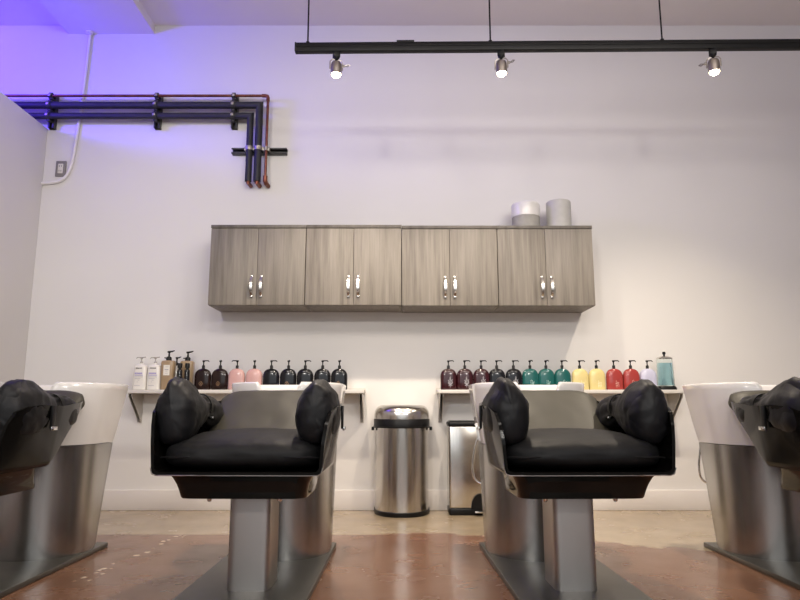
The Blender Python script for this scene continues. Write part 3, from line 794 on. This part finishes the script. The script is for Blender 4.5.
    for sx in (-.12, .12):
        mb = MB(); mb.lathe([(.008, .347), (.008, .335), (.005, .331)], sx, 2.27, 12); B(mb, 'bolt', 'chrome', tr)
    mb = MB(); mb.tube([(-.282, 2.1455, .455), (-.276, 2.1455, .435), (-.262, 2.1455, .4298), (.262, 2.1455, .4298), (.276, 2.1455, .435), (.282, 2.1455, .455)], .0016, 6); B(mb, 'edge_glint', 'chrome')  # thin chrome strip added as the bright reflection along the shell edge
    # seat cushion
    mb = MB(); nx, ny = 36, 20; rings = []
    x0, x1, y0, y1, zb = -.277, .277, 2.160, 2.59, .447
    b = bmesh.new(); bmesh.ops.create_cube(b, size=2)
    bmesh.ops.subdivide_edges(b, edges=list(b.edges), cuts=23, use_grid_fill=True)
    for v in b.verts:
        x, y, z = v.co
        # rounded block
        ex = 3.4
        m = max(abs(x), abs(y), abs(z)); 
        ln = (abs(x)**ex+abs(y)**ex+abs(z)**ex)**(1/ex)
        v.co *= m/ln if ln else 1
        x, y, z = v.co
        x = math.copysign(abs(x)**.78, x)
        pz = zb-.006+.050+z*.050
        if z > 0: pz += .020*(1-x*x)*(1-.5*y*y)*z + .020*(y*.5+.5)*z
        px = x*(.283 - .006*(z*.5+.5)); py = lerp(y0, y1, y*.5+.5)
        py -= .012*(1-z*z)*(y < 0)*abs(y)
        nn = fold((px, py, pz), 26, 9, 20, .004 if z < .75 else .0025)
        edge = sstep(.55, .95, max(abs(x), -y))
        v.co = (px+.3*nn*math.copysign(1, x), py-nn*edge*1.3, pz+nn*(.4+edge))
    mb.merge(b); cu = B(mb, 'seat_cushion', 'leather', sharp=80)
    # piping around the cushion's front seam
    mb = MB(); pts = []
    for i in range(33):
        u = i/32*2-1; a = abs(u)**8
        pts.append((u*.264, 2.1545+.030*a+.001*math.sin(i*2.1), .487-.003*a+.0012*math.sin(i*1.3)))
    mb.tube(pts, .0028, 6); B(mb, 'piping', 'leather', cu)

    # backrest: padded reclined slab with broad round shoulders
    mb = MB(); nu, nv = 28, 22
    p0 = Vector((0, 2.515, .520)); p1 = Vector((0, 2.808, .731)); ax = (p1-p0).normalized(); nrm = Vector((0, -ax.z, ax.y)); Ls = (p1-p0).length
    def halfw(v):   # v 0..1 along the back
        w = lerp(.232, .240, v)
        if v > .80:
            q = (v-.80)/.20; w = .176+.064*math.sqrt(max(0, 1-q**2.2))
        return w
    fr = []; bk = []
    for j in range(nv+1):
        v = j/nv; w = halfw(v); rf = []; rb = []
        for i in range(nu+1):
            u = i/nu*2-1
            e = (1-abs(u)**6)*(1-(max(0, v-.86)/.14)**3)
            c = p0+ax*(v*Ls)+Vector((u*w, 0, 0))
            wr = fold((c.x, v*.5, 0), 8, 5, 1, .0035)
            rf.append(c+nrm*(-.020+.030*e+wr*e)); rb.append(c-nrm*(lerp(.060, .048, v)+.010*e))
        fr.append(rf); bk.append(rb)
    bm = mb.bm
    FV = [[bm.verts.new(p) for p in r] for r in fr]; BV = [[bm.verts.new(p) for p in r] for r in bk]
    for G in (FV, BV):
        for j in range(nv):
            for i in range(nu): bm.faces.new((G[j][i], G[j][i+1], G[j+1][i+1], G[j+1][i]))
    for j in range(nv):
        for k in (0, nu): bm.faces.new((FV[j][k], FV[j+1][k], BV[j+1][k], BV[j][k]))
    for i in range(nu):
        for k in (0, nv): bm.faces.new((FV[k][i], FV[k][i+1], BV[k][i+1], BV[k][i]))
    B(mb, 'backrest', 'taupe', sharp=75)

    # puffy armrest cushions, strapped round the arms, flaring again behind the strap
    #       y      off    zc    hw    hh
    prof = [(2.142, .236, .632, .012, .030), (2.148, .236, .636, .032, .068), (2.160, .237, .640, .050, .090), (2.190, .238, .645, .062, .102), (2.235, .240, .650, .066, .106), (2.29, .242, .651, .065, .099),
            (2.35, .243, .650, .058, .080), (2.41, .243, .648, .050, .064), (2.47, .242, .648, .043, .052), (2.495, .242, .648, .041, .049), (2.53, .240, .640, .046, .060), (2.59, .236, .634, .050, .066), (2.635, .232, .634, .045, .058), (2.655, .230, .634, .028, .040), (2.66, .229, .634, .010, .016)]
    prof = [(y+lerp(.045, .02, sstep(2.2, 2.6, y)), off+.004, zc-.004, hw, hh*(.955 if y < 2.45 else 1)) for y, off, zc, hw, hh in prof]
    for sx in (-1, 1):
        mb = MB(); rg = []; n = 44
        ysamp = []
        for a, b_ in zip(prof[:-1], prof[1:]):
            k = max(1, int((b_[0]-a[0])/.012))
            for j in range(k): ysamp.append(lerp(a[0], b_[0], j/k))
        ysamp.append(prof[-1][0])
        for y in ysamp:
            off, zc, hw, hh = interp(prof, y); ring = []
            for i in range(n):
                a = 2*PI*i/n; c, s_ = math.cos(a), math.sin(a)
                x = sx*off + hw*(1.16 if y < 2.46 else 1)*(1-.36*max(0, s_)**1.3+.06*max(0, -s_))*math.copysign(abs(c)**(2/2.3), c); z = zc + hh*math.copysign(abs(s_)**(2/2.3), s_)*(1.22 if s_ < 0 and y < 2.44 else 1)
                # peaked top leaning outwards
                z += (.012*max(0, s_)**3)*(.5 if y < 2.44 else 0); x += sx*.004*max(0, s_)**2*(hh/.11)
                q = (x*1+sx*3.3, y, z)
                amp = .010*min(1, hh/.09)
                # creases run towards the strap and around the front face
                f = fold((math.cos(a)*.5+sx*7, y*.55, math.sin(a)*.5), 2.6, 8, 2.6, amp) + fold((x+sx*2, y, z), 16, 30, 12, .0055*min(1, hh/.09))
                pin = 1-sstep(0, .10, abs(y-2.519))
                f += .005*pin*math.sin(a*9+sx)
                ring.append((x+c*f, y-.35*f*(1 if y < 2.265 else 0), z+s_*f))
            rg.append(ring)
        mb.rings(rg); ac = B(mb, 'armrest_cushion', 'nylon', sharp=75)
        # strap and silver buckle
        mb = MB(); rr = []
        for k, y in enumerate((2.506, 2.530)):
            rr.append([(sx*.245+.0475*math.cos(2*PI*i/28), y, .648+.0535*math.sin(2*PI*i/28)) for i in range(28)])
        rr2 = [[(sx*.245+.0435*math.cos(2*PI*i/28), y, .648+.0495*math.sin(2*PI*i/28)) for i in range(28)] for y in (2.530, 2.506)]
        mb.rings([rr[0], rr[1], rr2[0], rr2[1], rr[0]], cap0=False, cap1=False)
        st = B(mb, 'strap', 'black_plastic', ac)
        mb = MB(); mb.box(sx*.319-.004, sx*.319+.004, 2.380, 2.405, .572, .655, .001); B(mb, 'strap', 'black_plastic', ac)
        mb = MB(); mb.box(sx*.326-.004, sx*.326+.004, 2.372, 2.412, .566, .580, .002); B(mb, 'buckle', 'chrome', ac)
        mb = MB(); mb.box(sx*.200-.012, sx*.200+.012, 2.495, 2.505, .606, .614, .002); B(mb, 'buckle', 'chrome', ac)
    return root
GC = 'shampoo chairs in a row in front of the shelves'
ch = make_chair(); ch.location = (-.520, OY, 0); tag(ch, 'black shampoo chair with steel pedestal in front of the pink and black bottles', 'salon chair', GC)
dup(ch, (.616, OY, 0), 'black shampoo chair with steel pedestal in front of the teal and yellow bottles', GC)
dup(ch, (-1.588, OY, 0), 'black shampoo chair cut off at left edge, beside the partition wall', GC)
c3 = bpy.data.objects.get('shampoo_chair.001'); c3.rotation_euler = (0, 0, .022); ch.rotation_euler = (0, 0, 0)
c4 = dup(ch, (1.662, OY, 0), 'black shampoo chair cut off at right edge, past the blue jar', GC)
for k in c4.children:
    if k.name.startswith('spray_hose'): k.location.x += .045

ch.rotation_euler = (0, 0, -.014)
# ------------------------------------------------------------------ light
def light(name, kind, loc, energy, color, target=None, **k):
    l = bpy.data.lights.new(name, kind); l.energy = energy; l.color = color
    for a, v in k.items(): setattr(l, a, v)
    ob = bpy.data.objects.new(name, l); C.objects.link(ob); ob.location = loc
    if target is not None: ob.rotation_euler = (Vector(target)-Vector(loc)).to_track_quat('-Z', 'Y').to_euler()
    return ob
WARM = (1, .86, .68)
for x in SPX:
    p = TP(x)
    light('track_spot_lamp', 'SPOT', (x, p.y, TA.z-.18), 95, WARM, (x, p.y+.22, 0), spot_size=math.radians(120), spot_blend=.9, shadow_soft_size=.03)
# further track spots in the room in front of the chairs (behind the photographer's view)
for x in (-1.35, -.45, .75, 2.0):
    light('room_and_fill_spot', 'SPOT', (x, .6, 2.9), 58, (1, .91, .82), (x*.9, 4.2, .95), spot_size=math.radians(78), spot_blend=.75, shadow_soft_size=.30)
for x in (-1.5, 1.5):
    light('front_spot_lamp', 'SPOT', (x, -2.0, 2.55), 150, (1, .95, .88), (x*.3, 4.2, .6), spot_size=math.radians(60), spot_blend=.8, shadow_soft_size=.16)
# daylight from the shop front behind
light('shop_window_light', 'AREA', (0, -2.9, 1.9), 40, (.86, .93, 1), (0, 4, 1.3), shape='RECTANGLE', size=5.5, size_y=2.0)
light('ceiling_fill_light', 'AREA', (.9, .6, 2.2), 32, (1, .94, .9), (.4, 1.1, 3.4), shape='RECTANGLE', size=3.0, size_y=.5)  # added fill light, no visible source, lifts the ceiling brightness
light('room_and_fill_spot', 'SPOT', (1.8, .3, 2.9), 190, (1, .92, .84), (-2.47, 2.6, 1.3), spot_size=math.radians(60), spot_blend=.9, shadow_soft_size=.16)  # extra fill spot added to brighten the left partition
# violet accent lamp behind the partition
light('violet_lamp', 'AREA', (-3.5, 2.9, 2.8), 75, (.085, .034, 1), (-3.0, 4.26, 3.0), shape='RECTANGLE', size=.8, size_y=.2)

w = bpy.data.worlds.new('room_ambient'); sc.world = w; w.use_nodes = True
bg = w.node_tree.nodes['Background']; bg.inputs['Color'].default_value = (.99, .97, .95, 1); bg.inputs['Strength'].default_value = .42

sc.view_settings.view_transform = 'Standard'
sc.view_settings.look = 'None'
sc.view_settings.exposure = 0
